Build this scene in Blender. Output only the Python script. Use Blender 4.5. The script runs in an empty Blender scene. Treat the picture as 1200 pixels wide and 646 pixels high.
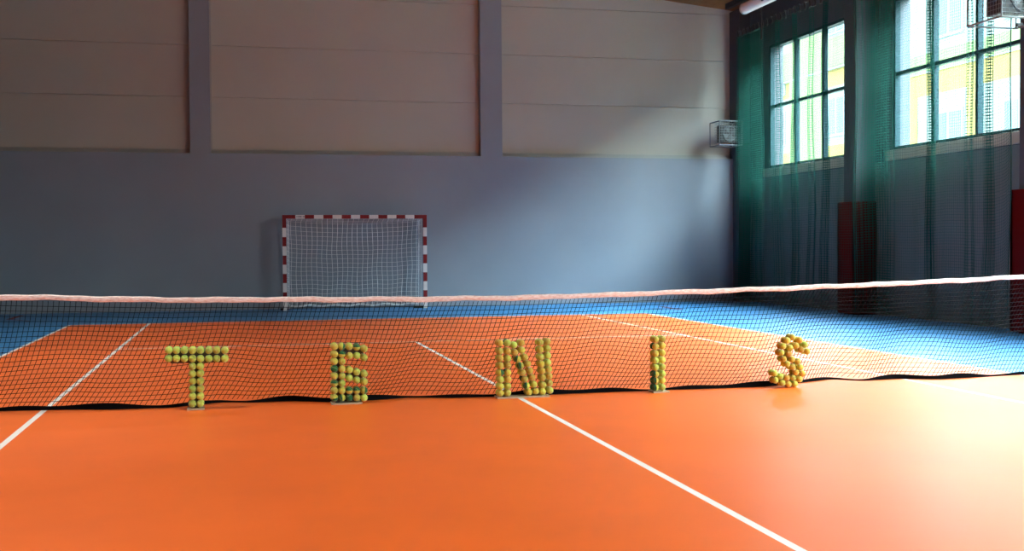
import bpy, bmesh, math, random
import numpy as np
from mathutils import Vector, Matrix
random.seed(7); rng = np.random.default_rng(7)
SC = bpy.context.scene
COL = SC.collection

# ------------------------------------------------------------------ camera, sky, sun, exposure
cam = bpy.data.cameras.new('camera'); cam.sensor_width = 36.0; cam.lens = 1357.0 * 36 / 1200
cam.clip_start = 0.05; cam.clip_end = 400
cam_o = bpy.data.objects.new('camera', cam); COL.objects.link(cam_o); SC.camera = cam_o
yaw, pitch, roll = .2293, .0261, -.0065
f = Vector((math.sin(yaw)*math.cos(pitch), math.cos(yaw)*math.cos(pitch), -math.sin(pitch)))
r = Vector((math.cos(yaw), -math.sin(yaw), 0)); u = r.cross(f)
r2 = math.cos(roll)*r + math.sin(roll)*u; u2 = -math.sin(roll)*r + math.cos(roll)*u
M = Matrix((r2, u2, -f)).transposed().to_4x4(); M.translation = Vector((-2.45, -10.27, 1.39))
cam_o.matrix_world = M

SKY_HORIZON = 0.45
SKY_ZENITH = 1.4
SKY_EAST = 12.2
FILL_POWER = 4.8
EXPOSURE = 4.4
w = bpy.data.worlds.new('world'); SC.world = w; w.use_nodes = True
nt = w.node_tree; nt.nodes.clear()
out = nt.nodes.new('ShaderNodeOutputWorld'); bg = nt.nodes.new('ShaderNodeBackground')
bg.inputs['Color'].default_value = (0.84, 0.93, 1.0, 1)
# bright overcast: dim in the west, glowing high in the east where the hidden sun stands behind the opposite block
geo = nt.nodes.new('ShaderNodeTexCoord'); sep = nt.nodes.new('ShaderNodeSeparateXYZ')
nt.links.new(geo.outputs['Generated'], sep.inputs[0])
def wm(op, p, q, clamp=False):
    n = nt.nodes.new('ShaderNodeMath'); n.operation = op; n.use_clamp = clamp
    for i, v in enumerate((p, q)):
        if isinstance(v, (int, float)): n.inputs[i].default_value = v
        else: nt.links.new(v, n.inputs[i])
    return n.outputs[0]
zc = wm('ADD', sep.outputs[2], 0, True); xc = wm('ADD', sep.outputs[0], 0, True)
nt.links.new(wm('ADD', wm('ADD', wm('MULTIPLY', zc, SKY_ZENITH), SKY_HORIZON), wm('MULTIPLY', wm('MULTIPLY', zc, xc), SKY_EAST)), bg.inputs['Strength'])
nt.links.new(bg.outputs[0], out.inputs[0])
BAY = [5.56 + 5.25*k for k in (1, 0, -1, -2, -3, -4)]     # near end of each window along Y
WIN_L, WIN_Z0, WIN_Z1, WX = 3.80, 3.13, 5.97, 9.5
for y0 in BAY:                                            # portals: they only steer the sky light through the openings
    a = bpy.data.lights.new('window_portal', 'AREA'); a.shape = 'RECTANGLE'; a.size = WIN_L; a.size_y = WIN_Z1-WIN_Z0
    a.cycles.is_portal = True
    ao = bpy.data.objects.new('window_portal', a); COL.objects.link(ao)
    ao.location = (9.95, y0+WIN_L/2, (WIN_Z0+WIN_Z1)/2)
    ao.rotation_euler = Matrix(((0, 0, 1), (1, 0, 0), (0, 1, 0))).to_euler()
FILL_LAMPS = [(x, y) for y in (-11.5, -6.0, -0.5, 5.0, 10.0) for x in (-4.6, 4.6)]
for x, y in FILL_LAMPS:                                        # added fill lamps, out of view, brightening the floor from above
    a = bpy.data.lights.new('fill_lamp', 'AREA'); a.shape = 'RECTANGLE'; a.size = 1.4; a.size_y = .5
    a.energy = FILL_POWER*(.5 if y > 8 else .85 if y > 3 else 1.05); a.spread = math.radians(100); a.color = (1, .96, .90)
    ao = bpy.data.objects.new('fill_lamp', a); COL.objects.link(ao); ao.location = (x, y, 6.85)
SC.view_settings.view_transform = 'Standard'; SC.view_settings.look = 'None'
SC.view_settings.exposure = EXPOSURE; SC.view_settings.gamma = 1; SC.view_settings.use_curve_mapping = False
SC.cycles.use_denoising = True
SC.cycles.max_bounces = 14; SC.cycles.diffuse_bounces = 8; SC.cycles.transparent_max_bounces = 24
SC.cycles.sample_clamp_indirect = 12

# ------------------------------------------------------------------ materials
def new_mat(name):
    m = bpy.data.materials.new(name); m.use_nodes = True
    return m, m.node_tree, m.node_tree.nodes['Principled BSDF']
def mat(name, col, rough=.6, spec=.5, metal=0, noise=0, nscale=6, bump=0, bscale=40):
    m, t, b = new_mat(name)
    b.inputs['Base Color'].default_value = (*col, 1); b.inputs['Roughness'].default_value = rough
    b.inputs['Specular IOR Level'].default_value = spec; b.inputs['Metallic'].default_value = metal
    if noise or bump:
        tc = t.nodes.new('ShaderNodeTexCoord')
    if noise:
        n = t.nodes.new('ShaderNodeTexNoise'); n.inputs['Scale'].default_value = nscale; n.inputs['Detail'].default_value = 5
        t.links.new(tc.outputs['Object'], n.inputs['Vector'])
        mp = t.nodes.new('ShaderNodeMapRange'); mp.inputs['From Min'].default_value = .3; mp.inputs['From Max'].default_value = .7
        mp.inputs['To Min'].default_value = 1-noise; mp.inputs['To Max'].default_value = 1+noise
        t.links.new(n.outputs['Fac'], mp.inputs['Value'])
        mx = t.nodes.new('ShaderNodeVectorMath'); mx.operation = 'SCALE'; mx.inputs[0].default_value = col
        t.links.new(mp.outputs[0], mx.inputs['Scale']); t.links.new(mx.outputs[0], b.inputs['Base Color'])
    if bump:
        n2 = t.nodes.new('ShaderNodeTexNoise'); n2.inputs['Scale'].default_value = bscale; n2.inputs['Detail'].default_value = 3
        t.links.new(tc.outputs['Object'], n2.inputs['Vector'])
        bp = t.nodes.new('ShaderNodeBump'); bp.inputs['Strength'].default_value = bump; bp.inputs['Distance'].default_value = .02
        t.links.new(n2.outputs['Fac'], bp.inputs['Height']); t.links.new(bp.outputs[0], b.inputs['Normal'])
    return m
MT = {}
MT['orange'] = mat('court_orange', (.88, .150, .008), .42, .8, noise=.05, nscale=1.3, bump=.02, bscale=3)
MT['blue'] = mat('court_blue', (.018, .22, .52), .42, 1.0, noise=.06, nscale=1.3, bump=.02, bscale=3)
MT['line'] = mat('court_line_paint', (.86, .84, .80), .45)
MT['thin_line'] = mat('pale_line_paint', (.86, .70, .60), .45)
MT['wall_grey'] = mat('grey_wall_paint', (.255, .30, .345), .5, .4, noise=.05, nscale=.7, bump=.05, bscale=2)
MT['panel'] = mat('cream_wall_panel', (.46, .47, .41), .5, .4, noise=.03, nscale=.6)
MT['panel_side'] = mat('grey_wall_panel', (.15, .20, .20), .55, .4, noise=.04, nscale=.8)
MT['dark_panel'] = mat('low_bounce_wall_panel', (.06, .07, .075), .7, .2)  # darkened on the unseen walls so they bounce less light
MT['groove'] = mat('panel_joint', (.22, .21, .19), .8)
MT['trim'] = mat('metal_trim', (.36, .38, .36), .35, .5)
MT['ceiling'] = mat('brown_ceiling_boards', (.26, .11, .035), .6, .3, noise=.15, nscale=3)
MT['frame'] = mat('dark_window_frame', (.010, .035, .045), .6, .15)
MT['sill'] = mat('cream_window_sill', (.50, .50, .40), .5)
MT['pilaster'] = mat('grey_column_paint', (.085, .10, .115), .8, .05)
MT['red_pad'] = mat('red_vinyl', (.085, .0015, .0015), .6, .06, noise=.08, nscale=4)
MT['net_black'] = mat('black_net_cord', (.008, .008, .010), .8, .08)
MT['tape_black'] = mat('black_tape', (.004, .004, .005), .9, .03)
MT['goal_red'] = mat('goal_red', (.20, .003, .006), .5, .3)
MT['goal_white'] = mat('goal_white', (.78, .74, .72), .35)
MT['goal_net'] = mat('white_net_cord', (.72, .76, .78), .7)
MT['metal'] = mat('grey_steel', (.45, .47, .48), .35, .5, .6)
MT['cage'] = mat('cage_wire', (.22, .26, .27), .5)
MT['fan'] = mat('fan_metal', (.10, .12, .13), .5)
MT['dark_metal'] = mat('dark_steel', (.015, .015, .018), .5)
MT['wood'] = mat('pale_wood', (.45, .33, .20), .6, noise=.12, nscale=8)
MT['gap_dark'] = mat('dark_gap_shade', (.10, .09, .07), .6)  # shade colour for the gaps between the balls
MT['white_gloss'] = mat('white_gloss', (.90, .90, .90), .12, 1.0)
MT['logo'] = mat('dark_print', (.03, .03, .05), .6)
MT['ground'] = mat('outdoor_paving', (.30, .30, .27), .9, noise=.1, nscale=1)
# outside facade
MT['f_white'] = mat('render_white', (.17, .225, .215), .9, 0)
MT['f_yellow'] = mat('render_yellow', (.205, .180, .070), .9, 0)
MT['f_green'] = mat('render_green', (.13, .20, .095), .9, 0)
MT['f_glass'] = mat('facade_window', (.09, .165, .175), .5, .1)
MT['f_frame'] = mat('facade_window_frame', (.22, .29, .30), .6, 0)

def band_material():
    m, t, b = new_mat('white_net_headband')
    tc = t.nodes.new('ShaderNodeTexCoord')
    mp = t.nodes.new('ShaderNodeMapping'); mp.inputs['Scale'].default_value = (11, 7, 40)
    n = t.nodes.new('ShaderNodeTexNoise'); n.inputs['Scale'].default_value = 2.2; n.inputs['Detail'].default_value = 6
    cr = t.nodes.new('ShaderNodeValToRGB')
    cr.color_ramp.elements[0].position = .36; cr.color_ramp.elements[0].color = (.76, .58, .52, 1)  # pinkish weave, with the orange reflection painted in as mottling
    cr.color_ramp.elements[1].position = .60; cr.color_ramp.elements[1].color = (.92, .84, .80, 1)
    bp = t.nodes.new('ShaderNodeBump'); bp.inputs['Strength'].default_value = .6; bp.inputs['Distance'].default_value = .01
    t.links.new(tc.outputs['Object'], mp.inputs[0]); t.links.new(mp.outputs[0], n.inputs['Vector'])
    t.links.new(n.outputs['Fac'], cr.inputs[0]); t.links.new(cr.outputs[0], b.inputs['Base Color'])
    t.links.new(n.outputs['Fac'], bp.inputs['Height']); t.links.new(bp.outputs[0], b.inputs['Normal'])
    b.inputs['Roughness'].default_value = .35
    return m
MT['band'] = band_material()

def curtain_material():
    m, t, b = new_mat('green_net_cord')
    b.inputs['Base Color'].default_value = (.005, .085, .066, 1); b.inputs['Roughness'].default_value = .7; b.inputs['Specular IOR Level'].default_value = .15
    tr = t.nodes.new('ShaderNodeBsdfTranslucent'); tr.inputs[0].default_value = (.006, .14, .115, 1)
    mx = t.nodes.new('ShaderNodeMixShader'); mx.inputs[0].default_value = .5
    t.links.new(b.outputs[0], mx.inputs[1]); t.links.new(tr.outputs[0], mx.inputs[2])
    t.links.new(mx.outputs[0], t.nodes['Material Output'].inputs['Surface'])
    return m
MT['curtain'] = curtain_material()

def glass_material():
    m, t, b = new_mat('window_glass')
    tr = t.nodes.new('ShaderNodeBsdfTransparent'); tr.inputs[0].default_value = (.88, .95, .94, 1)
    gl = t.nodes.new('ShaderNodeBsdfGlossy'); gl.inputs['Roughness'].default_value = .02
    mx = t.nodes.new('ShaderNodeMixShader'); mx.inputs[0].default_value = .06
    t.links.new(tr.outputs[0], mx.inputs[1]); t.links.new(gl.outputs[0], mx.inputs[2])
    t.links.new(mx.outputs[0], t.nodes['Material Output'].inputs['Surface'])
    return m
MT['glass'] = glass_material()

def ball_material(name, felt, other=None):
    """felt with the pale curved seam; other = colour of the second half of a two-tone ball"""
    m, t, b = new_mat(name)
    N, L = t.nodes, t.links
    tc = N.new('ShaderNodeTexCoord'); nm = N.new('ShaderNodeVectorMath'); nm.operation = 'NORMALIZE'
    L.new(tc.outputs['Object'], nm.inputs[0])
    sx = N.new('ShaderNodeSeparateXYZ'); L.new(nm.outputs[0], sx.inputs[0])
    def mth(op, a, bb=None):
        q = N.new('ShaderNodeMath'); q.operation = op
        for i, v in enumerate((a, bb)):
            if v is None: continue
            if isinstance(v, (int, float)): q.inputs[i].default_value = v
            else: L.new(v, q.inputs[i])
        return q.outputs[0]
    d = mth('SUBTRACT', mth('MULTIPLY', sx.outputs[0], sx.outputs[0]), mth('MULTIPLY', sx.outputs[1], sx.outputs[1]))
    g = mth('ABSOLUTE', mth('SUBTRACT', sx.outputs[2], mth('MULTIPLY', d, 1.15)))
    seam = mth('LESS_THAN', g, .075)
    n = N.new('ShaderNodeTexNoise'); n.inputs['Scale'].default_value = 70; L.new(tc.outputs['Object'], n.inputs['Vector'])
    oi = N.new('ShaderNodeObjectInfo')
    hv = N.new('ShaderNodeHueSaturation'); hv.inputs['Color'].default_value = (*felt, 1)
    L.new(mth('ADD', mth('MULTIPLY', oi.outputs['Random'], .04), .48), hv.inputs['Hue'])
    r7 = mth('FRACT', mth('MULTIPLY', oi.outputs['Random'], 7.31))
    L.new(mth('ADD', mth('MULTIPLY', r7, .45), mth('ADD', mth('MULTIPLY', n.outputs['Fac'], .3), .70)), hv.inputs['Value'])
    colr = hv.outputs[0]
    if other:
        mo = N.new('ShaderNodeMixRGB'); L.new(mth('GREATER_THAN', sx.outputs[0], .05), mo.inputs[0])
        L.new(colr, mo.inputs[1]); mo.inputs[2].default_value = (*other, 1); colr = mo.outputs[0]
    ms = N.new('ShaderNodeMixRGB'); L.new(seam, ms.inputs[0]); L.new(colr, ms.inputs[1])
    ms.inputs[2].default_value = (.55, .50, .22, 1) if not other else (*felt, 1)
    L.new(ms.outputs[0], b.inputs['Base Color'])
    b.inputs['Roughness'].default_value = .95
    b.inputs['Sheen Weight'].default_value = .3
    bp = N.new('ShaderNodeBump'); bp.inputs['Strength'].default_value = .4; bp.inputs['Distance'].default_value = .003
    L.new(n.outputs['Fac'], bp.inputs['Height']); L.new(bp.outputs[0], b.inputs['Normal'])
    return m
LIME, YEL, GOLD, GREEN = (.43, .54, .075), (.47, .45, .055), (.50, .37, .04), (.008, .11, .028)
BM = {'lime': ball_material('felt_lime', LIME), 'yellow': ball_material('felt_yellow', YEL),
      'gold': ball_material('felt_gold', GOLD), 'half': ball_material('felt_half_green', YEL, GREEN),
      'green': ball_material('felt_green', GREEN)}

# ------------------------------------------------------------------ mesh helpers
class MB:
    """collects quads/faces and links them as ONE mesh object"""
    def __init__(s): s.v = []; s.f = []; s.mi = []; s.smooth = False
    def add(s, verts, faces, mi=0):
        o = len(s.v); s.v += [tuple(map(float, q)) for q in verts]
        s.f += [tuple(o+i for i in fc) for fc in faces]; s.mi += [mi]*len(faces); return s
    def box(s, x0, x1, y0, y1, z0, z1, mi=0):
        v = [(x0,y0,z0),(x1,y0,z0),(x1,y1,z0),(x0,y1,z0),(x0,y0,z1),(x1,y0,z1),(x1,y1,z1),(x0,y1,z1)]
        return s.add(v, [(3,2,1,0),(4,5,6,7),(0,1,5,4),(1,2,6,5),(2,3,7,6),(3,0,4,7)], mi)
    def cbox(s, x0, x1, y0, y1, z0, z1, c=.01, mi=0):
        """box with chamfered edges"""
        bm = bmesh.new(); bmesh.ops.create_cube(bm, size=1)
        for v in bm.verts: v.co = Vector(((x0+x1)/2+v.co.x*(x1-x0), (y0+y1)/2+v.co.y*(y1-y0), (z0+z1)/2+v.co.z*(z1-z0)))
        bmesh.ops.bevel(bm, geom=bm.edges[:], offset=c, segments=2, affect='EDGES', profile=.7)
        bm.verts.index_update()
        s.add([v.co for v in bm.verts], [[v.index for v in fc.verts] for fc in bm.faces], mi); bm.free(); return s
    def prism(s, poly, axis, a0, a1, mi=0):
        """poly of 2D points extruded along axis"""
        def P(p, a): return {'x': (a, p[0], p[1]), 'y': (p[0], a, p[1]), 'z': (p[0], p[1], a)}[axis]
        n = len(poly); v = [P(p, a0) for p in poly]+[P(p, a1) for p in poly]
        return s.add(v, [tuple(range(n))[::-1], tuple(range(n, 2*n))]+[(i, (i+1) % n, n+(i+1) % n, n+i) for i in range(n)], mi)
    def tube(s, pts, rad, sides=8, mi=0, cap=True):
        pts = [Vector(p) for p in pts]; o = len(s.v); n = len(pts)
        for i, p in enumerate(pts):
            t = (pts[min(i+1, n-1)]-pts[max(i-1, 0)]).normalized()
            ref = Vector((0, 0, 1)) if abs(t.z) < .9 else Vector((0, 1, 0))
            a = t.cross(ref).normalized(); b = t.cross(a)
            rr = rad[i] if isinstance(rad, (list, tuple)) else rad
            for k in range(sides):
                q = 2*math.pi*k/sides; s.v.append(tuple(p+rr*(math.cos(q)*a+math.sin(q)*b)))
        for i in range(n-1):
            for k in range(sides):
                s.f.append((o+i*sides+k, o+i*sides+(k+1) % sides, o+(i+1)*sides+(k+1) % sides, o+(i+1)*sides+k)); s.mi.append(mi)
        if cap:
            s.f.append(tuple(o+k for k in range(sides))[::-1]); s.f.append(tuple(o+(n-1)*sides+k for k in range(sides))); s.mi += [mi, mi]
        return s
    def threads(s, L, rad, ref, sides=3):
        """L: array (lines, points, 3) -> thin round cords"""
        L = np.asarray(L, float); nl, n, _ = L.shape
        t = np.empty_like(L); t[:, 1:-1] = L[:, 2:]-L[:, :-2]; t[:, 0] = L[:, 1]-L[:, 0]; t[:, -1] = L[:, -1]-L[:, -2]
        t /= np.maximum(np.linalg.norm(t, axis=2, keepdims=True), 1e-9)
        a = np.cross(t, np.array(ref, float)); a /= np.maximum(np.linalg.norm(a, axis=2, keepdims=True), 1e-9); b = np.cross(t, a)
        q = 2*np.pi*np.arange(sides)/sides
        V = L[:, :, None, :]+rad*(np.cos(q)[None, None, :, None]*a[:, :, None, :]+np.sin(q)[None, None, :, None]*b[:, :, None, :])
        o = len(s.v); s.v += V.reshape(-1, 3).tolist()
        idx = o+np.arange(nl*n*sides).reshape(nl, n, sides); nx = np.roll(idx, -1, axis=2)
        F = np.stack([idx[:, :-1], nx[:, :-1], nx[:, 1:], idx[:, 1:]], -1).reshape(-1, 4)
        s.f += F.tolist(); s.mi += [0]*len(F); return s
    def build(s, name, mats, parent=None, smooth=False, loc=None):
        me = bpy.data.meshes.new(name)
        V = s.v if loc is None else [(x-loc[0], y-loc[1], z-loc[2]) for x, y, z in s.v]
        me.from_pydata(V, [], s.f)
        for m in (mats if isinstance(mats, (list, tuple)) else [mats]): me.materials.append(m)
        me.polygons.foreach_set('material_index', s.mi)
        if smooth: me.polygons.foreach_set('use_smooth', [True]*len(me.polygons))
        me.update()
        o = bpy.data.objects.new(name, me); COL.objects.link(o)
        if loc is not None: o.location = loc
        if parent is not None: o.parent = parent
        return o
def recalc(o):
    bm = bmesh.new(); bm.from_mesh(o.data); bmesh.ops.recalc_face_normals(bm, faces=bm.faces[:]); bm.to_mesh(o.data); bm.free(); return o
def tag(o, label=None, cat=None, group=None, kind=None):
    for k, v in (('label', label), ('category', cat), ('group', group), ('kind', kind)):
        if v: o[k] = v
    return o
def empty(name, loc=(0, 0, 0), **kw):
    o = bpy.data.objects.new(name, None); COL.objects.link(o); o.location = loc; o.empty_display_size = .1
    return tag(o, **kw)
def kid(mb, name, mats, root, smooth=False):
    """part given in world coordinates, stored relative to its root"""
    return mb.build(name, mats, root, smooth, loc=None) if root.location.length == 0 else _kid(mb, name, mats, root, smooth)
def _kid(mb, name, mats, root, smooth):
    l = root.location; mb.v = [(x-l[0], y-l[1], z-l[2]) for x, y, z in mb.v]
    return mb.build(name, mats, root, smooth)
def struct(o): return tag(o, kind='structure')

# ------------------------------------------------------------------ room shell
HX, Y0, Y1 = 9.5, -16.0, 16.0      # hall interior half width, near and far ends
YB = 16.2                          # recessed panel face of the far wall
def roof_z(x): return 8.08 - .108*abs(x)

def build_floor():
    xs = [-9.8, -5.51, -5.46, -4.14, -4.09, -.025, .025, 4.09, 4.14, 5.46, 5.51, 9.8]
    ys = [Y0-.3, -11.91, -11.86, -6.425, -6.375, 6.365, 6.435, 11.86, 11.91, YB+.3]
    m = MB(); mats = [MT['orange'], MT['blue'], MT['line'], MT['thin_line']]
    def kind(x, y):
        if abs(x) > 5.51 or abs(y) > 11.91: return 1
        if 5.46 < abs(x) < 5.51: return 2
        if 11.86 < abs(y): return 3
        if 4.09 < abs(x) < 4.14: return 2
        if abs(x) < 4.09 and 6.365 < abs(y) < 6.435: return 3 if y > 0 else 2
        if abs(x) < .025 and abs(y) < 6.375: return 2
        return 0
    g = {}
    for j, y in enumerate(ys):
        for i, x in enumerate(xs): g[i, j] = len(m.v); m.v.append((x, y, 0.0))
    for j in range(len(ys)-1):
        for i in range(len(xs)-1):
            m.f.append((g[i, j], g[i+1, j], g[i+1, j+1], g[i, j+1]))
            m.mi.append(kind((xs[i]+xs[i+1])/2, (ys[j]+ys[j+1])/2))
    o = struct(m.build('floor', mats))
    sol = o.modifiers.new('thick', 'SOLIDIFY'); sol.thickness = .2; sol.offset = -1
build_floor()

def seam_panels(m, axis, a0, a1, face, depth, zs, mi=0, gap=.007):
    """stack of horizontal wall panels with open joints"""
    for z0, z1 in zip(zs[:-1], zs[1:]):
        if axis == 'x': m.cbox(a0, a1, face, face+depth, z0+gap/2, z1-gap/2, .004, mi)
        else: m.cbox(face, face+depth, a0, a1, z0+gap/2, z1-gap/2, .004, mi)

def build_wall_back():
    m = MB()
    m.box(-HX-.3, HX+.3, Y1, YB+.3, -.1, 3.45, 0)                    # grey lower wall
    for a, b in ((-9.8, -9.3), (-3.51, -3.08), (2.96, 3.47)):
        m.prism([(a, 3.45), (b, 3.45), (b, roof_z(b)+.05), (a, roof_z(a)+.05)], 'y', Y1, YB+.3, 0)
    m.prism([(-9.8, 3.45), (9.8, 3.45), (9.8, roof_z(9.8)+.05), (0, 8.13), (-9.8, roof_z(9.8)+.05)], 'y', YB+.06, YB+.3, 2)
    for a, b in ((-9.3, -3.51), (-3.08, 2.96), (3.47, 9.5)):
        seam_panels(m, 'x', a, b, YB, .05, [3.45, 4.70, 5.835, 6.97], 1)
        top = [(a, 6.976), (b, 6.976), (b, roof_z(b)+.04)] + ([(0, 8.12)] if a < 0 < b else []) + [(a, roof_z(a)+.04)]
        m.prism(top, 'y', YB, YB+.05, 1)
    recalc(struct(m.build('wall_back', [MT['wall_grey'], MT['panel'], MT['groove']])))
    for i, (a, b) in enumerate(((-9.3, -3.51), (-3.08, 2.96), (3.47, 9.5))):
        t = MB(); t.cbox(a, b, YB-.035, YB, 3.45, 3.55, .006)
        t.cbox(a, a+.035, YB-.03, YB, 3.55, roof_z(a)-.02, .006); t.cbox(a, b, Y1+.002, YB-.035, 3.45, 3.456, .001)
        struct(t.build('trim_%d' % (i+1), MT['trim']))
build_wall_back()

def build_side_walls():
    m = MB()
    # left wall: panels with joints, full height
    m.box(-9.8, -9.56, Y0-.3, YB+.3, -.1, roof_z(9.6), 1)
    seam_panels(m, 'y', Y0, Y1, -9.56, .06, [0, 1.33, 2.17, 3.31, 4.45, 5.6, roof_z(9.56)-.01], 0)
    struct(m.build('wall_left', [MT['dark_panel'], MT['groove']]))
    m = MB()
    m.box(-9.8, 9.8, Y0-.3, Y0, -.1, 3.45, 0)
    m.prism([(-9.8, 3.45), (9.8, 3.45), (9.8, roof_z(9.8)+.05), (0, 8.13), (-9.8, roof_z(9.8)+.05)], 'y', Y0-.3, Y0, 1)
    recalc(struct(m.build('wall_front', [MT['dark_panel'], MT['dark_panel']])))
    # right wall with its window openings
    m = MB(); X0, X1 = WX, 9.86
    m.box(X0+.06, X1, Y0-.3, YB+.3, -.1, 2.93, 1)
    seam_panels(m, 'y', Y0, Y1+.2, X0, .06, [0, 1.33, 2.17, 2.93], 0)
    m.box(X0, X1, Y0-.3, YB+.3, WIN_Z1, roof_z(9.5), 2)
    edges = [YB+.3] + [e for y0 in BAY for e in (y0+WIN_L, y0)] + [Y0-.3]
    for a, b in zip(edges[0::2], edges[1::2]): m.box(X0, X1, b, a, 2.93, WIN_Z1, 2)
    for y0 in BAY: m.box(X0, X1, y0, y0+WIN_L, 2.93, WIN_Z0-.1, 2)
    struct(m.build('wall_right', [MT['panel_side'], MT['groove'], MT['pilaster']]))
build_side_walls()

def build_ceiling():
    m = MB()
    for sgn in (-1, 1):
        n = 34
        for k in range(n):
            xa, xb = 9.86*k/n+.004, 9.86*(k+1)/n-.004
            if sgn < 0: xa, xb = -xb, -xa
            m.prism([(xa, roof_z(xa)), (xb, roof_z(xb)), (xb, roof_z(xb)+.03), (xa, roof_z(xa)+.03)], 'y', Y0-.3, YB+.3, 0)
        P = [(0, 8.11), (sgn*9.95, roof_z(9.95)+.03), (sgn*9.95, roof_z(9.95)+.3), (0, 8.4)]
        m.prism(P, 'y', Y0-.3, YB+.3, 0)
    recalc(struct(m.build('ceiling', MT['ceiling'])))
    # dark steel purlin under the roof near the corner
    b = MB(); x = 8.9
    b.box(x-.05, x+.05, Y0+.02, 15.6, roof_z(x)-.14, roof_z(x)-.012)
    struct(b.build('trim_4', MT['dark_metal']))
build_ceiling()

# pilasters of the right wall
PIL = [9.98 + 5.27*k for k in (0, -1, -2, -3, -4)]
m = MB()
for y in PIL: m.cbox(9.09, 9.52, y, y+.46, 0, roof_z(9.09)-.12, .015)
m.cbox(9.22, 9.52, 15.62, 16.2, 0, roof_z(9.22)-.05, .01)
struct(m.build('trim_5', MT['pilaster']))

def build_window(k, y0):
    y1 = y0+WIN_L
    root = empty('window_%d' % (k+1), (WX, y0, WIN_Z0), kind='structure')
    fr = MB(); t = .065
    fr.cbox(WX+.01, WX+.12, y0, y1, WIN_Z0-.0, WIN_Z0+t, .008); fr.cbox(WX+.01, WX+.12, y0, y1, WIN_Z1-t, WIN_Z1, .008)
    fr.cbox(WX+.01, WX+.12, y0, y0+t, WIN_Z0, WIN_Z1, .008); fr.cbox(WX+.01, WX+.12, y1-t, y1, WIN_Z0, WIN_Z1, .008)
    kid(fr, 'window_frame', MT['frame'], root)
    for i in (1, 2):
        q = MB(); yy = y0+WIN_L*i/3; q.cbox(WX+.01, WX+.12, yy-.035, yy+.035, WIN_Z0+t, WIN_Z1-t, .008)
        kid(q, 'mullion', MT['frame'], root)
    q = MB()
    for i in range(3):
        q.cbox(WX+.02, WX+.11, y0+WIN_L*i/3+.036, y0+WIN_L*(i+1)/3-.036, 4.52, 4.585, .008)
    kid(q, 'transom', MT['frame'], root)
    for i in range(3):
        for z0, z1 in ((WIN_Z0+t, 4.52), (4.585, WIN_Z1-t)):
            g = MB(); g.box(WX+.09, WX+.098, y0+WIN_L*i/3+.036, y0+WIN_L*(i+1)/3-.036, z0, z1)
            kid(g, 'glass_pane', MT['glass'], root)
    s = MB(); s.cbox(WX-.07, WX+.2, y0-.16, y1+.16, WIN_Z0-.19, WIN_Z0, .008)
    kid(s, 'window_sill', MT['sill'], root)
for k, y0 in enumerate(BAY): build_window(k, y0)

# ------------------------------------------------------------------ outside: paving and the block across the yard
m = MB(); m.box(9.95, 60, -40, 80, -.5, -.05); struct(m.build('ground', MT['ground']))
def build_facade():
    FX = 22.0
    root = empty('apartment_building', (FX, 12, 0), label='pale yellow and green building across the yard, seen through the windows', cat='building')
    m = MB()
    for z0, z1, mi in ((-.05, 4.0, 1), (4.0, 6.75, 0), (6.75, 7.6, 1), (7.6, 8.3, 2), (8.3, 10.5, 0), (10.5, 11.6, 2)):
        m.box(FX, FX+8, -14, 32.5, z0, z1, mi)
    for z0, z1, mi in ((-.05, 5.55, 1), (5.55, 8.0, 0), (8.0, 8.75, 1), (8.75, 10.1, 2), (10.1, 11.6, 0)):
        m.box(FX, FX+8, 32.5, 46, z0, z1, mi)
    m.box(FX-.12, FX+.1, 35.3, 38.3, -.05, 11.6, 2)
    for y in (-8, 0, 8, 16.5, 20.2, 24.3, 28.2): m.box(FX-.03, FX+.1, y, y+.9, 4.0, 6.75, 1)
    kid(m, 'wall', [MT['f_white'], MT['f_yellow'], MT['f_green']], root)
    m = MB(); m.box(FX-.3, FX+8.2, -14.3, 46.3, 11.6, 11.85); kid(m, 'roof', MT['f_white'], root)
    m = MB(); m.box(FX-.04, FX+.01, -14, 32.5, 7.58, 7.62); m.box(FX-.13, FX+.01, 32.5, 46, 8.73, 8.78); kid(m, 'cornice', MT['f_frame'], root)
    rects = [(y, y+1.7, z0, z1) for y in (13.2, 17.4, 21.5, 25.4, 29.6) for z0, z1 in ((4.55, 6.1), (8.7, 10.2))]
    rects += [(33.5, 34.9, 5.9, 7.6), (38.9, 40.2, 5.9, 7.5), (33.5, 34.9, 10.2, 11.4), (38.9, 40.2, 8.2, 8.7)]
    for (y0, y1, z0, z1) in rects:
        w_ = y1-y0
        fm = MB(); fm.box(FX-.05, FX+.02, y0, y1, z0, z1); wf = kid(fm, 'window', MT['f_frame'], root)
        gp = MB(); gp.box(FX-.07, FX-.051, y0+.1, y0+w_*.45, z0+.1, z1-.1); gp.box(FX-.07, FX-.051, y0+w_*.55, y1-.1, z0+.1, z1-.1)
        g = kid(gp, 'pane', MT['f_glass'], root); g.parent = wf
build_facade()

# ------------------------------------------------------------------ red protective pads round the columns
def build_pad(y, label):
    m = MB(); h = 2.19
    m.cbox(9.0, 9.085, y-.09, y+.55, .02, h, .02); m.cbox(9.0, 9.48, y-.09, y-.008, .02, h, .02); m.cbox(9.0, 9.48, y+.468, y+.55, .02, h, .02)
    o = m.build('column_pad', MT['red_pad'], loc=(9.0, y, 0)); tag(o, label, 'wall pad', 'red pads round the columns of the window wall')
build_pad(PIL[0], 'dark red protective pad round the column between the two windows, behind the curtain gap')
build_pad(PIL[1], 'brighter red protective pad round the column at the right edge, beside the curtain end')

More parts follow.
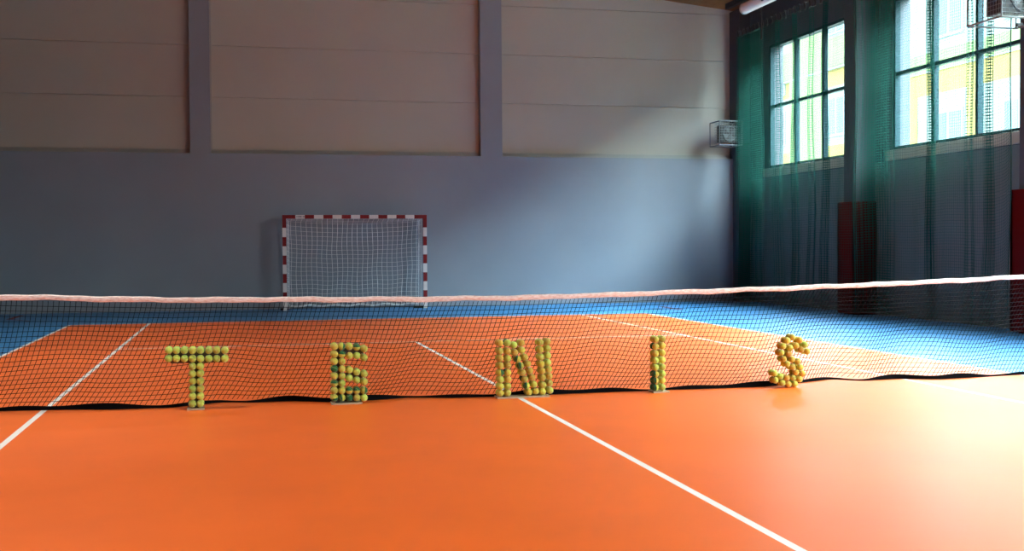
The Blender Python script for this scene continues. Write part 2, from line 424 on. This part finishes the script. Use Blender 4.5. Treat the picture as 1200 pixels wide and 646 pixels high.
# ------------------------------------------------------------------ tennis net
NB = [(-6.4,.30),(-4.478,.339),(-3.849,.269),(-3.629,.18),(-3.065,.156),(-2.638,.40),(-2.34,.289),(-2.04,.321),(-1.675,.12),(-1.288,.167),(-.965,.257),
      (-.6,.12),(-.223,.10),(.314,.10),(.854,.12),(1.173,.125),(1.54,.12),(1.945,.10),(2.496,.10),(3.044,.326),(3.432,.50),(3.607,.26),(4.051,.339),
      (4.419,.17),(4.964,.23),(5.528,.309),(6.4,.3)]
NTOP = [(-6.4,1.06),(-4.4,1.013),(-3.04,.965),(-2.04,.953),(-1,.938),(0,.934),(.76,.945),(1.6,.961),(2.47,.977),(3.38,.998),(4.3,1.023),(5.3,1.058),(6.4,1.08)]
def interp(tab, x): return np.interp(x, [a for a, _ in tab], [b for _, b in tab])
def sm(tab, x):                      # smoothed table
    x = np.asarray(x, float)
    return sum(interp(tab, x+d) for d in (-.07, -.035, 0, .035, .07))/5
def net_point(U, S):
    """U along the net, S 0 at the band .. 1 at the floor -> xyz"""
    zt = sm(NTOP, U)-.05
    X = U-.17*S-.20*S**2.2+.012*np.sin(U*5.1+S*3)+.02*S*np.sin(U*2.3)
    yb = sm(NB, X)
    Z = zt*(1-S)+.03*S
    Z = Z+.030*np.sin(np.pi*S)*np.sin(U*1.9+.6)*S+.024*np.sin(np.pi*S)*np.sin(U*6.3+2*np.sin(U*.9))*S
    Yy = yb*(S**.8)+.05*np.sin(np.pi*S)+.02*np.sin(np.pi*S)*np.sin(U*1.3+1)*S
    return np.stack([X, Yy, Z], -1)
def build_net():
    root = empty('tennis_net', (0, 0, 0), label='black tennis net with a pinkish white headband stretched across the orange court', cat='net')
    P = .0425; x0, x1 = -6.35, 6.35
    us = np.arange(x0, x1, P); rows = 22
    m = MB()
    S = np.linspace(0, 1, 22)
    Ug, Sg = np.meshgrid(us, S, indexing='ij'); m.threads(net_point(Ug, Sg), .0030, (0, 1, .01))
    uu = np.arange(x0, x1, P/1.0); ss = (np.arange(1, rows)/rows)
    ss = ss**.97
    Sg, Ug = np.meshgrid(ss, uu, indexing='ij'); m.threads(net_point(Ug, Sg), .0030, (0, 1, .01))
    kid(m, 'netting', MT['net_black'], root)
    # headband folded over the cord
    b = MB(); xs = np.arange(-6.35, 6.36, .05); n = len(xs); prof = 10
    for i, x in enumerate(xs):
        zt = float(sm(NTOP, x))+.003*math.sin(x*9)+.002*math.sin(x*23); hh = .046+.003*math.sin(x*7+1); th = .008+.002*math.sin(x*17)
        for (py, pz) in ((0, 0), (-.6, -.04), (-1, -.2), (-.8, -.55), (-.9, -.98), (-.3, -1), (.3, -1), (.9, -.98), (.8, -.5), (.7, -.05)):
            b.v.append((float(x), py*th, zt+pz*hh))
    for i in range(n-1):
        for k in range(prof):
            b.f.append((i*prof+k, i*prof+(k+1) % prof, (i+1)*prof+(k+1) % prof, (i+1)*prof+k)); b.mi.append(0)
    kid(b, 'headband', MT['band'], root, True)
    # black tape on the lower edge, lying and standing by turns
    t = MB(); xs = np.arange(-6.35, 6.36, .04)
    ys = sm(NB, xs)
    for x, y in zip(xs, ys):
        hgt = .034+.013*math.sin(x*3.1+.5)+.010*math.sin(x*8.3)
        d = .015
        for (py, pz) in ((-d, 0.002), (d, 0.002), (d*.6, hgt), (-d*.6, hgt)): t.v.append((float(x), float(y)+py, pz))
    n = len(xs)
    for i in range(n-1):
        for k in range(4):
            t.f.append((i*4+k, (i+1)*4+k, (i+1)*4+(k+1) % 4, i*4+(k+1) % 4)); t.mi.append(0)
    kid(t, 'bottom_tape', MT['tape_black'], root)
build_net()
def net_post(x, label):
    root = empty('net_post', (x, 0, 0), label=label, cat='post')
    m = MB(); m.tube([(x, 0, 0), (x, 0, 1.09)], .04, 16); kid(m, 'pole', MT['dark_metal'], root, False)
    m = MB(); m.tube([(x, 0, .0), (x, 0, .015)], .10, 20); kid(m, 'base_plate', MT['metal'], root)
net_post(-6.42, 'dark round post holding the left end of the tennis net')
net_post(6.42, 'dark round post holding the right end of the tennis net')
# ------------------------------------------------------------------ tennis ball letters
R = .0326
def ball_mesh(name, matl):
    bm = bmesh.new(); bmesh.ops.create_icosphere(bm, subdivisions=3, radius=R)
    me = bpy.data.meshes.new(name); bm.to_mesh(me); bm.free(); me.materials.append(matl)
    me.polygons.foreach_set('use_smooth', [True]*len(me.polygons)); return me
BALL = {k: ball_mesh('tennis_ball', v) for k, v in BM.items()}
def put_ball(root, x, y, z, kind, rot=None):
    o = bpy.data.objects.new('tennis_ball', BALL[kind]); COL.objects.link(o); o.parent = root
    o.location = (x-root.location[0], y-root.location[1], z)
    o.rotation_euler = rot if rot else (random.uniform(0, 6.28), random.uniform(0, 6.28), random.uniform(0, 6.28))
    if kind == 'half': o['label'] = 'ball half dark green, half yellow'
    if kind == 'green': o['label'] = 'dark green ball'
    return o
SIDE = {'L': (0, 0, math.pi), 'R': (0, 0, 0), 'U': (0, -math.pi/2, 0), 'D': (0, math.pi/2, 0), 'F': (0, 0, -math.pi/2-.3)}
def letter(name, label, front, mix, base=None, gap_shade=None, dz=0, special={}, back_special={}, back_shift=0, cy=0):
    cx = (min(p[0] for p in front)+max(p[0] for p in front))/2
    root = empty(name, (cx, cy, 0), label=label, cat='letter', group='letters made of tennis balls')
    for i, (x, z) in enumerate(front):
        k, side = special.get(i, (None, None))
        k0 = k or random.choices(list(mix), list(mix.values()))[0]
        put_ball(root, x, cy-.034, max(z+dz, R+(.015 if base else .001)), k0, None if not side else tuple(a+random.uniform(-.25, .25) for a in SIDE[side]))
        k, side = back_special.get(i, (None, None))
        k0 = k or random.choices(list(mix), list(mix.values()))[0]
        put_ball(root, x+back_shift, cy+.033, max(z+dz, R+(.015 if base else .001)), k0, None if not side else SIDE[side])
    if base:
        m = MB(); m.cbox(base[0], base[1], cy-.075, cy+.075, 0.0, .014, .002); kid(m, 'base_board', [MT['wood']], root)
    if gap_shade:  # dark sheet between the ball layers, stands in for shade in the gaps
        m = MB()
        for x0, x1, z0, z1 in gap_shade: m.box(x0, x1, cy-.008, cy+.008, z0, z1)
        kid(m, 'shade_sheet', MT['gap_dark'], root)
    return root
T_ = [(-3.064,.516),(-3.0,.514),(-2.935,.513),(-2.868,.511),(-2.802,.509),(-2.733,.507),(-2.668,.506),(-2.6,.504),(-3.065,.446),(-3.001,.444),(-2.936,.442),(-2.869,.44),(-2.803,.438),(-2.734,.436),(-2.669,.434),(-2.601,.432),(-2.871,.374),(-2.806,.373),(-2.872,.309),(-2.807,.309),(-2.872,.245),(-2.808,.244),(-2.873,.18),(-2.809,.179),(-2.874,.117),(-2.809,.115),(-2.875,.052),(-2.81,.051)]
E_ = [(-1.667,.512),(-1.601,.51),(-1.536,.508),(-1.471,.501),(-1.406,.484),(-1.667,.444),(-1.602,.442),(-1.537,.428),(-1.472,.426),(-1.407,.406),(-1.668,.38),(-1.602,.378),(-1.669,.316),(-1.603,.313),(-1.538,.302),(-1.473,.282),(-1.408,.263),(-1.669,.252),(-1.604,.249),(-1.539,.23),(-1.474,.21),(-1.409,.191),(-1.67,.188),(-1.604,.186),(-1.671,.124),(-1.605,.122),(-1.54,.12),(-1.475,.118),(-1.41,.115),(-1.671,.06),(-1.606,.058),(-1.541,.056),(-1.476,.053),(-1.411,.051)]
N_ = [(-.18,.495),(-.108,.496),(-.178,.422),(-.108,.421),(-.177,.356),(-.107,.354),(-.175,.29),(-.106,.291),(-.174,.224),(-.106,.225),(-.173,.163),(-.105,.164),(-.176,.101),(-.107,.102),(-.176,.038),(-.109,.038),
      (-.049,.475),(.022,.491),(-.04,.405),(.027,.425),(-.014,.345),(.052,.36),(.012,.283),(.079,.299),(.031,.22),(.099,.235),(.051,.16),(.12,.175),(.069,.098),(.136,.111),(.089,.038),(.154,.046),
      (.198,.492),(.267,.498),(.199,.425),(.268,.434),(.203,.359),(.27,.37),(.208,.293),(.271,.306),(.215,.231),(.278,.245),(.22,.168),(.282,.18),(.223,.101),(.285,.115),(.219,.038),(.289,.049)]
I_ = [(1.315,.497),(1.382,.5),(1.315,.43),(1.382,.435),(1.315,.364),(1.381,.368),(1.314,.3),(1.381,.302),(1.314,.234),(1.381,.236),(1.314,.17),(1.381,.173),(1.314,.108),(1.381,.109),(1.313,.044),(1.38,.046)]
S_ = [(2.705,.478),(2.784,.45),(2.653,.448),(2.839,.403),(2.745,.396),(2.797,.356),(2.862,.338),(2.61,.395),(2.684,.376),(2.591,.333),(2.668,.318),(2.616,.271),(2.702,.266),(2.762,.244),(2.653,.221),(2.709,.19),(2.79,.186),(2.743,.139),(2.812,.125),(2.712,.086),(2.783,.071),(2.523,.137),(2.583,.104),(2.647,.088),(2.531,.069),(2.602,.04),(2.665,.027),(2.733,.025)]
letter('ball_letter', 'letter T built of yellow-green tennis balls on a small wooden base, leftmost letter', T_, {'lime': 5, 'yellow': 2},
       base=(-2.918, -2.776), gap_shade=[(-3.05, -2.61, .40, .515), (-2.87, -2.81, .014, .40)])
letter('ball_letter', 'letter E built of yellow and dark green tennis balls on a thin dark base', E_, {'yellow': 5, 'lime': 3},
       base=(-1.70, -1.43), gap_shade=[(-1.66, -1.615, .014, .51), (-1.6, -1.41, .44, .49), (-1.6, -1.42, .225, .275), (-1.6, -1.42, .07, .11)],
       special={1: ('half', 'R'), 3: ('half', 'U'), 6: ('half', 'U'), 12: ('green', None), 22: ('half', 'U'), 25: ('yellow', None), 26: ('half', 'U'), 27: ('half', 'U'),
                28: ('half', 'R'), 29: ('half', 'D'), 30: ('half', 'L'), 31: ('green', None)}, back_special={3: ('green', None), 13: ('green', None), 24: ('green', None)})
letter('ball_letter', 'letter N built of golden yellow tennis balls, standing on the white centre line', N_, {'gold': 5, 'yellow': 4, 'lime': 1},
       base=(-.21, .28), dz=.008, special={8: ('half', 'R'), 20: ('half', 'L'), 22: ('half', 'L'), 28: ('half', 'L')}, back_special={1: ('green', None), 9: ('green', None), 26: ('green', None)})
letter('ball_letter', 'letter I, a straight column of tennis balls two wide with dark green ones low down', I_, {'yellow': 4, 'lime': 3},
       base=(1.28, 1.44), dz=.003, special={10: ('half', 'L'), 12: ('half', 'L'), 14: ('half', 'L')},
       back_special={2: ('green', None), 10: ('green', None), 12: ('green', None), 14: ('green', None)})
letter('ball_letter', 'letter S, a curved chain of golden tennis balls standing without a base, rightmost letter', S_, {'gold': 4, 'yellow': 4, 'lime': 1},
       dz=.008, special={21: ('lime', None), 22: ('lime', None)})

# ------------------------------------------------------------------ handball goal
def build_goal():
    gy, hw, H, t = 15.32, 1.5, 2.0, .08
    root = empty('handball_goal', (0, gy, 0), label='red and white striped handball goal with white net against the grey wall', cat='goal')
    def stripes(a, b, fn, first=0, n0=.28):
        m = MB(); z = b; red = first
        ln = n0
        while z > a+1e-4:
            z1 = max(a, z-ln); fn(m, z1, z, 0 if red else 1); z = z1; red = not red; ln = .2
        return m
    for sx in (-1, 1):
        x0, x1 = (sx*hw, sx*(hw+t)) if sx > 0 else (sx*(hw+t), sx*hw)
        m = stripes(0, H+t, lambda m, a, b, k: m.box(x0, x1, gy, gy+t, a, b, k), True)
        kid(m, 'goal_post', [MT['goal_red'], MT['goal_white']], root)
    m = MB(); x = -hw; segs = []
    m.box(-hw, -hw+.20, gy, gy+t, H, H+t, 0); m.box(hw-.20, hw, gy, gy+t, H, H+t, 0)
    n = 13; w_ = (2*hw-.4)/n
    for k in range(n): m.box(-hw+.2+k*w_, -hw+.2+(k+1)*w_, gy, gy+t, H, H+t, 1 if k % 2 == 0 else 0)
    kid(m, 'crossbar', [MT['goal_red'], MT['goal_white']], root)
    lg = MB()                                          # small dark print on the first white field
    for x, wd, hh in ((-1.285, .035, .012), (-1.245, .02, .020), (-1.215, .03, .026), (-1.18, .015, .018), (-1.145, .045, .016)):
        lg.box(x, x+wd, gy-.003, gy-.0005, H+.042-hh/2, H+.042+hh/2)
    kid(lg, 'print', MT['logo'], root)
    D = .60
    fr = MB()
    for sx in (-1, 1):
        x = sx*(hw+.02)
        fr.tube([(x, gy+t, .03), (x, gy+D, .03)], .018, 8); fr.tube([(x, gy+t, H+.03), (x, gy+.42, H+.02), (x, gy+D, .03)], .014, 8)
    fr.tube([(-hw, gy+D, .03), (hw, gy+D, .03)], .018, 8)
    kid(fr, 'rear_frame', MT['metal'], root)
    ft = MB()
    ft.cbox(hw-.22, hw+.06, gy+.06, gy+.16, 0, .05, .008); ft.cbox(-hw-.14, -hw+.02, gy+.1, gy+.2, 0, .05, .008)
    kid(ft, 'foot', MT['dark_metal'], root)
    # net: roof, back and two sides
    m = MB(); p = .112; dt = .42
    xs = np.arange(-hw+.01, hw, p)
    def prof(x, s):      # s 0..1: crossbar -> rear top -> ground
        x = np.asarray(x); s = np.asarray(s); k = .2
        sag = .07*np.clip(1-(x/hw)**2, 0, 1)
        a = np.clip(s/k, 0, 1); b = np.clip((s-k)/(1-k), 0, 1)
        y = gy+.07+a*(dt-.07)+b*(D-dt)-.03*np.sin(np.pi*b)*np.cos(x*1.6)
        z = (H+.02)-a*.05-sag*a*(1-b*.6)-b*(H-.05-.05)+.012*np.sin(x*9+s*5)*b
        return np.stack([x+.01*np.sin(s*14+x*4), y, z], -1)
    sv = np.linspace(0, 1, 26); X, S = np.meshgrid(xs, sv, indexing='ij'); m.threads(prof(X, S), .0055, (0, 1, .1))
    S, X = np.meshgrid(np.linspace(.04, 1, 24), np.linspace(-hw, hw, 61), indexing='ij'); m.threads(prof(X, S), .0036, (0, 1, .1))
    for sx in (-1, 1):
        z = np.linspace(.05, H-.03, 21); q = np.linspace(0, 1, 9)
        Z, Q = np.meshgrid(z, q, indexing='ij'); yr = dt+(D-dt)*(1-Z/H)
        bulge = .05*np.sin(np.pi*Q)*sx
        m.threads(np.stack([sx*(hw-.02)-bulge, gy+.07+(yr-.07)*Q, Z-.02*np.sin(np.pi*Q)], -1), .0042, (1, 0, .1))
        q = np.linspace(.05, .95, 6); Q, Z = np.meshgrid(q, z, indexing='ij'); yr = dt+(D-dt)*(1-Z/H)
        bulge = .05*np.sin(np.pi*Q)*sx
        m.threads(np.stack([sx*(hw-.02)-bulge, gy+.07+(yr-.07)*Q, Z-.02*np.sin(np.pi*Q)], -1), .0042, (1, 0, .1))
    kid(m, 'goal_net', MT['goal_net'], root)
    rp = MB()                                          # gathered net along the ground
    pts = [(x, gy+D-.06+.02*math.sin(x*7), .07+.015*math.sin(x*11)) for x in np.linspace(-hw+.1, hw-.05, 60)]
    rp.tube(pts, .026, 6); kid(rp, 'ground_rope', MT['goal_net'], root)
build_goal()

# ------------------------------------------------------------------ green net curtains on the window wall
def curtain(name, ya, yb, dense, pleats, label, x_c=8.93, ztop=6.22, hook_spacing=.22, round_end=False, zbot=.10):
    """fabric path along the wall: dense = (y0, y1, packing) zones, pleats = [(y, metres of net gathered)]"""
    root = empty(name, (x_c, (ya+yb)/2, 0), label=label, cat='net curtain', group='green net curtains hung along the window wall')
    c = .048; ys = []; xs = []; pack = []
    y = ya; u = 0.0
    def packing(y):
        k = 1.12
        for a, b, q in dense:
            if b <= y <= a: k = q*(1+.45*math.sin(y*19)*math.sin(y*7.3+1))
        for py, gl in pleats:
            if abs(y-py) < .035: k = max(k, gl/.07)
        return k
    L = []
    while y > yb:
        k = packing(y); L.append((u, y, k)); du = c/2; y -= du/k; u += du
    U = np.array([q[0] for q in L]); Yc = np.array([q[1] for q in L]); K = np.array([q[2] for q in L])
    amp = np.where(K > 1.5, .085, .03)
    amp = np.convolve(np.pad(amp, 6, mode='edge'), np.ones(13)/13, 'valid')
    wav = np.where(K > 1.5, .30, .75)
    ph = np.cumsum(2*np.pi*(c/2)/wav)
    def P(i, z):
        h = z/ztop
        spread = np.array([0.0])
        yy = Yc[i]; xx = x_c+amp[i]*np.sin(ph[i])*(.55+.45*(1-h)) + .02*np.sin(z*1.7+Yc[i]*2)
        for py, gl in pleats:                       # pleats loosen towards the floor
            d = yy-py; yy = yy+d*np.exp(-(d/.10)**2)*1.6*(1-h)**1.5
        yy = yy+.03*np.sin(z*.9+Yc[i]*1.3)*(1-h)
        return xx, yy
    n = len(U); vi = np.arange(0, n, 2)
    zb = np.full(n, zbot)
    if round_end:
        d = Yc-yb; zb = zbot+np.where(d < .55, .30*(1-np.sqrt(np.clip(1-((.55-d)/.55)**2, 0, 1))), 0)
    zb = zb+.02*np.sin(Yc*3)
    m = MB()
    zs = np.linspace(0, 1, 22)
    I, Zt = np.meshgrid(vi, zs, indexing='ij'); Z = zb[I]+(ztop-zb[I])*Zt
    xx, yy = P(I, Z); m.threads(np.stack([xx, yy, Z], -1), .0021, (1, 0, .01))
    rows = int((ztop-zbot)/c)
    I, Kr = np.meshgrid(np.arange(n), np.arange(1, rows), indexing='ij'); I = I.T; Kr = Kr.T
    Z = zb[I]+(ztop-zb[I])*Kr/rows
    xx, yy = P(I, Z); m.threads(np.stack([xx, yy, Z], -1), .0021, (.01, 0, 1))
    kid(m, 'netting', MT['curtain'], root)
    hem = MB(); xx, yy = P(np.arange(n), zb); hem.tube([(a, b, z) for a, b, z in zip(xx[::2], yy[::2], zb[::2])], .006, 5)
    xx, yy = P(np.arange(n), np.full(n, ztop)); hem.tube([(a, b, ztop) for a, b in zip(xx[::2], yy[::2])], .006, 5)
    for e in (0, n-1):
        zz = np.linspace(zb[e], ztop, 24); xx, yy = P(np.full(24, e), zz); hem.tube(list(zip(xx, yy, zz)), .008, 5)
    kid(hem, 'hem_rope', MT['net_dark_green'], root)
    cb = MB(); cb.tube([(x_c, ya+.1, ztop+.13), (x_c, yb-.1, ztop+.13)], .006, 6); kid(cb, 'cable', MT['dark_metal'], root)
    y = ya-.05
    while y > yb:
        h = MB(); h.tube([(x_c, y, ztop-.01), (x_c+.012, y, ztop+.03), (x_c, y, ztop+.10), (x_c-.014, y, ztop+.135), (x_c, y, ztop+.15)], .017, 6)
        kid(h, 'hook', MT['dark_metal'], root); y -= hook_spacing
MT['net_dark_green'] = mat('dark_green_rope', (.006, .06, .045), .7)
curtain('net_curtain', 15.1, 9.75, [(15.1, 13.75, 4.0)], [(12.97, 1.1), (12.2, 1.4), (11.5, .7), (10.9, 1.5)],
        'green net curtain over the far window, bunched in the corner by the far wall')
curtain('net_curtain', 9.72, 5.12, [(9.72, 9.15, 2.0), (9.15, 8.45, 4.2)], [(7.26, 2.2), (6.2, .8), (5.68, 1.1)],
        'green net curtain over the near window, ending beside the brighter red pad', round_end=True)
m = MB(); m.tube([(8.79, 13.5, 5.9), (8.79, 13.5, 7.1)], .02, 8)
tag(m.build('rope', MT['dark_metal'], loc=(8.79, 13.5, 5.9)), 'thick black rope hanging from the roof beside the bunched corner curtain', 'rope')

# ------------------------------------------------------------------ caged heaters
def caged_heater(x0, x1, y0, y1, z0, z1, label, fan_face=True):
    root = empty('caged_heater', ((x0+x1)/2, y0, z0), label=label, cat='heater', group='caged heaters on the window wall')
    fr = MB(); r = .014
    for x in (x0, x1):
        for z in (z0, z1): fr.tube([(x, y0, z), (x, y1, z)], r, 6)
        for y in (y0, y1): fr.tube([(x, y, z0), (x, y, z1)], r, 6)
    for y in (y0, y1):
        for z in (z0, z1): fr.tube([(x0, y, z), (x1, y, z)], r, 6)
    kid(fr, 'cage_frame', MT['cage'], root)
    g = MB(); s = .062; rr = .0035
    for x in np.arange(x0+s, x1, s): g.tube([(x, y0, z0), (x, y0, z1)], rr, 4)
    for z in np.arange(z0+s, z1, s): g.tube([(x0, y0, z), (x1, y0, z)], rr, 4); g.tube([(x0, y0, z), (x0, y0+(y1-y0)*.55, z)], rr, 4)
    for y in np.arange(y0+s, y0+(y1-y0)*.55, s): g.tube([(x0, y, z0), (x0, y, z1)], rr, 4)
    kid(g, 'cage_mesh', MT['cage'], root)
    b = MB(); bx0, bx1, by0, by1, bz0, bz1 = x0+.06, x1-.04, y0+.10, y0+(y1-y0)*.55, z0+.07, z1-.09
    b.cbox(bx0, bx1, by0, by1, bz0, bz1, .02); kid(b, 'housing', MT['dark_metal'], root)
    fn = MB(); cx, cz = (bx0+bx1)/2, (bz0+bz1)/2; R_ = (bz1-bz0)*.42
    fn.tube([(cx+R_*math.cos(q), by0-.01, cz+R_*math.sin(q)) for q in np.linspace(0, 2*math.pi, 25)], .012, 6)
    for k in range(4):
        q = k*math.pi/2+.4; d = Vector((math.cos(q), 0, math.sin(q))); n_ = Vector((-d.z, 0, d.x))
        c0 = Vector((cx, by0-.012, cz)); fn.add([c0+d*.03, c0+d*R_*.9-n_*.06, c0+d*R_*.9+n_*.07+Vector((0, -.02, 0)), c0+d*.03+n_*.02,
                 c0+d*.03+Vector((0,.006,0)), c0+d*R_*.9-n_*.06+Vector((0,.006,0)), c0+d*R_*.9+n_*.07+Vector((0, -.014, 0)), c0+d*.03+n_*.02+Vector((0,.006,0))],
                 [(0,1,2,3),(7,6,5,4),(0,4,5,1),(1,5,6,2),(2,6,7,3),(3,7,4,0)])
    kid(fn, 'fan', MT['fan'], root)
    br = MB(); xe = 9.46 if y0 > 9 else 9.09; ya, yc = (y0+.15, y1-.2) if y0 > 9 else (4.72, 4.88)
    br.cbox(x1-.02, xe, ya, ya+.05, z0+.02, z0+.07, .004); kid(br, 'bracket', MT['dark_metal'], root)
    br = MB(); br.cbox(x1-.02, xe, yc, yc+.05, z0+.02, z0+.07, .004); kid(br, 'bracket', MT['dark_metal'], root)
caged_heater(8.62, 9.2, 15.42, 15.98, 3.74, 4.31, 'small wire-caged dark heater in the far corner above the wall ledge')
caged_heater(8.04, 8.86, 4.16, 4.95, 4.58, 5.2, 'large wire-caged dark heater cut off by the top right corner, before the near window')

# ------------------------------------------------------------------ housings of the added fill lamps
def build_fill_lamps():
    for i, (x, y) in enumerate(FILL_LAMPS):
        root = empty('added_lamp', (x, y, 6.87), label='flat white fill lamp added out of view under the roof', cat='lamp', group='added fill lamps out of view')
        m = MB(); m.cbox(x-.75, x+.75, y-.3, y+.3, 6.87, 6.95, .01); kid(m, 'housing', MT['metal'], root)
        m = MB()
        for d in (-.5, .5): m.tube([(x+d, y, 6.95), (x+d, y, roof_z(x+d)+.01)], .008, 5)
        kid(m, 'hanger', MT['dark_metal'], root)
build_fill_lamps()

# ------------------------------------------------------------------ white tube under the roof
def build_tube():
    x, y, z, r_ = 8.6, 13.95, 6.66, .125
    root = empty('hanging_tube', (x, y, z), label='glossy white round tube with a capped end hanging under the roof above the far window', cat='tube')
    m = MB(); m.tube([(x, y, z), (x, 4.8, z)], r_, 32); kid(m, 'tube_body', MT['white_gloss'], root, False)
    c = MB(); c.tube([(x, y+.012, z), (x, y-.03, z)], r_+.008, 32); kid(c, 'end_cap', MT['metal'], root)
    h = MB(); h.tube([(x, y+.03, z), (x, y+.01, z)], .05, 16); h.tube([(x-.13, y-1.15, z-.02), (x-.10, y-1.15, z-.02)], .055, 16); kid(h, 'hub', MT['dark_metal'], root)
    s = MB()
    for yy in (y-.8, y-4.5, y-8): s.tube([(x, yy, z+r_-.01), (x, yy, roof_z(x)+.01)], .012, 6)
    kid(s, 'hanger', MT['dark_metal'], root)
    b = MB(); b.tube([(x, y-1.95, z), (x, y-2.15, z)], r_+.004, 32); kid(b, 'band', MT['red_pad'], root)
build_tube()

# ------------------------------------------------------------------ small red floor marks behind the baseline
for (x, y, sg, lab) in ((-6.9, 14.75, 1, 'small red mark with a thin tail on the blue floor, left of the goal'),
                        (6.64, 13.54, -1, 'small red mark on the blue floor, right of the goal')):
    m = MB(); m.box(x-.05, x+.05, y-.75, y+.55, .0005, .0035)
    m.prism([(x, y-.7), (x+sg*.5, y-1.5+(1.5 if sg < 0 else 0)), (x+sg*.5, y-1.43+(1.5 if sg < 0 else 0)), (x, y-.62)], 'z', .0005, .003)
    tag(recalc(m.build('floor_mark', MT['goal_red'], loc=(x, y, 0))), lab, 'floor mark', 'red marks on the blue floor')
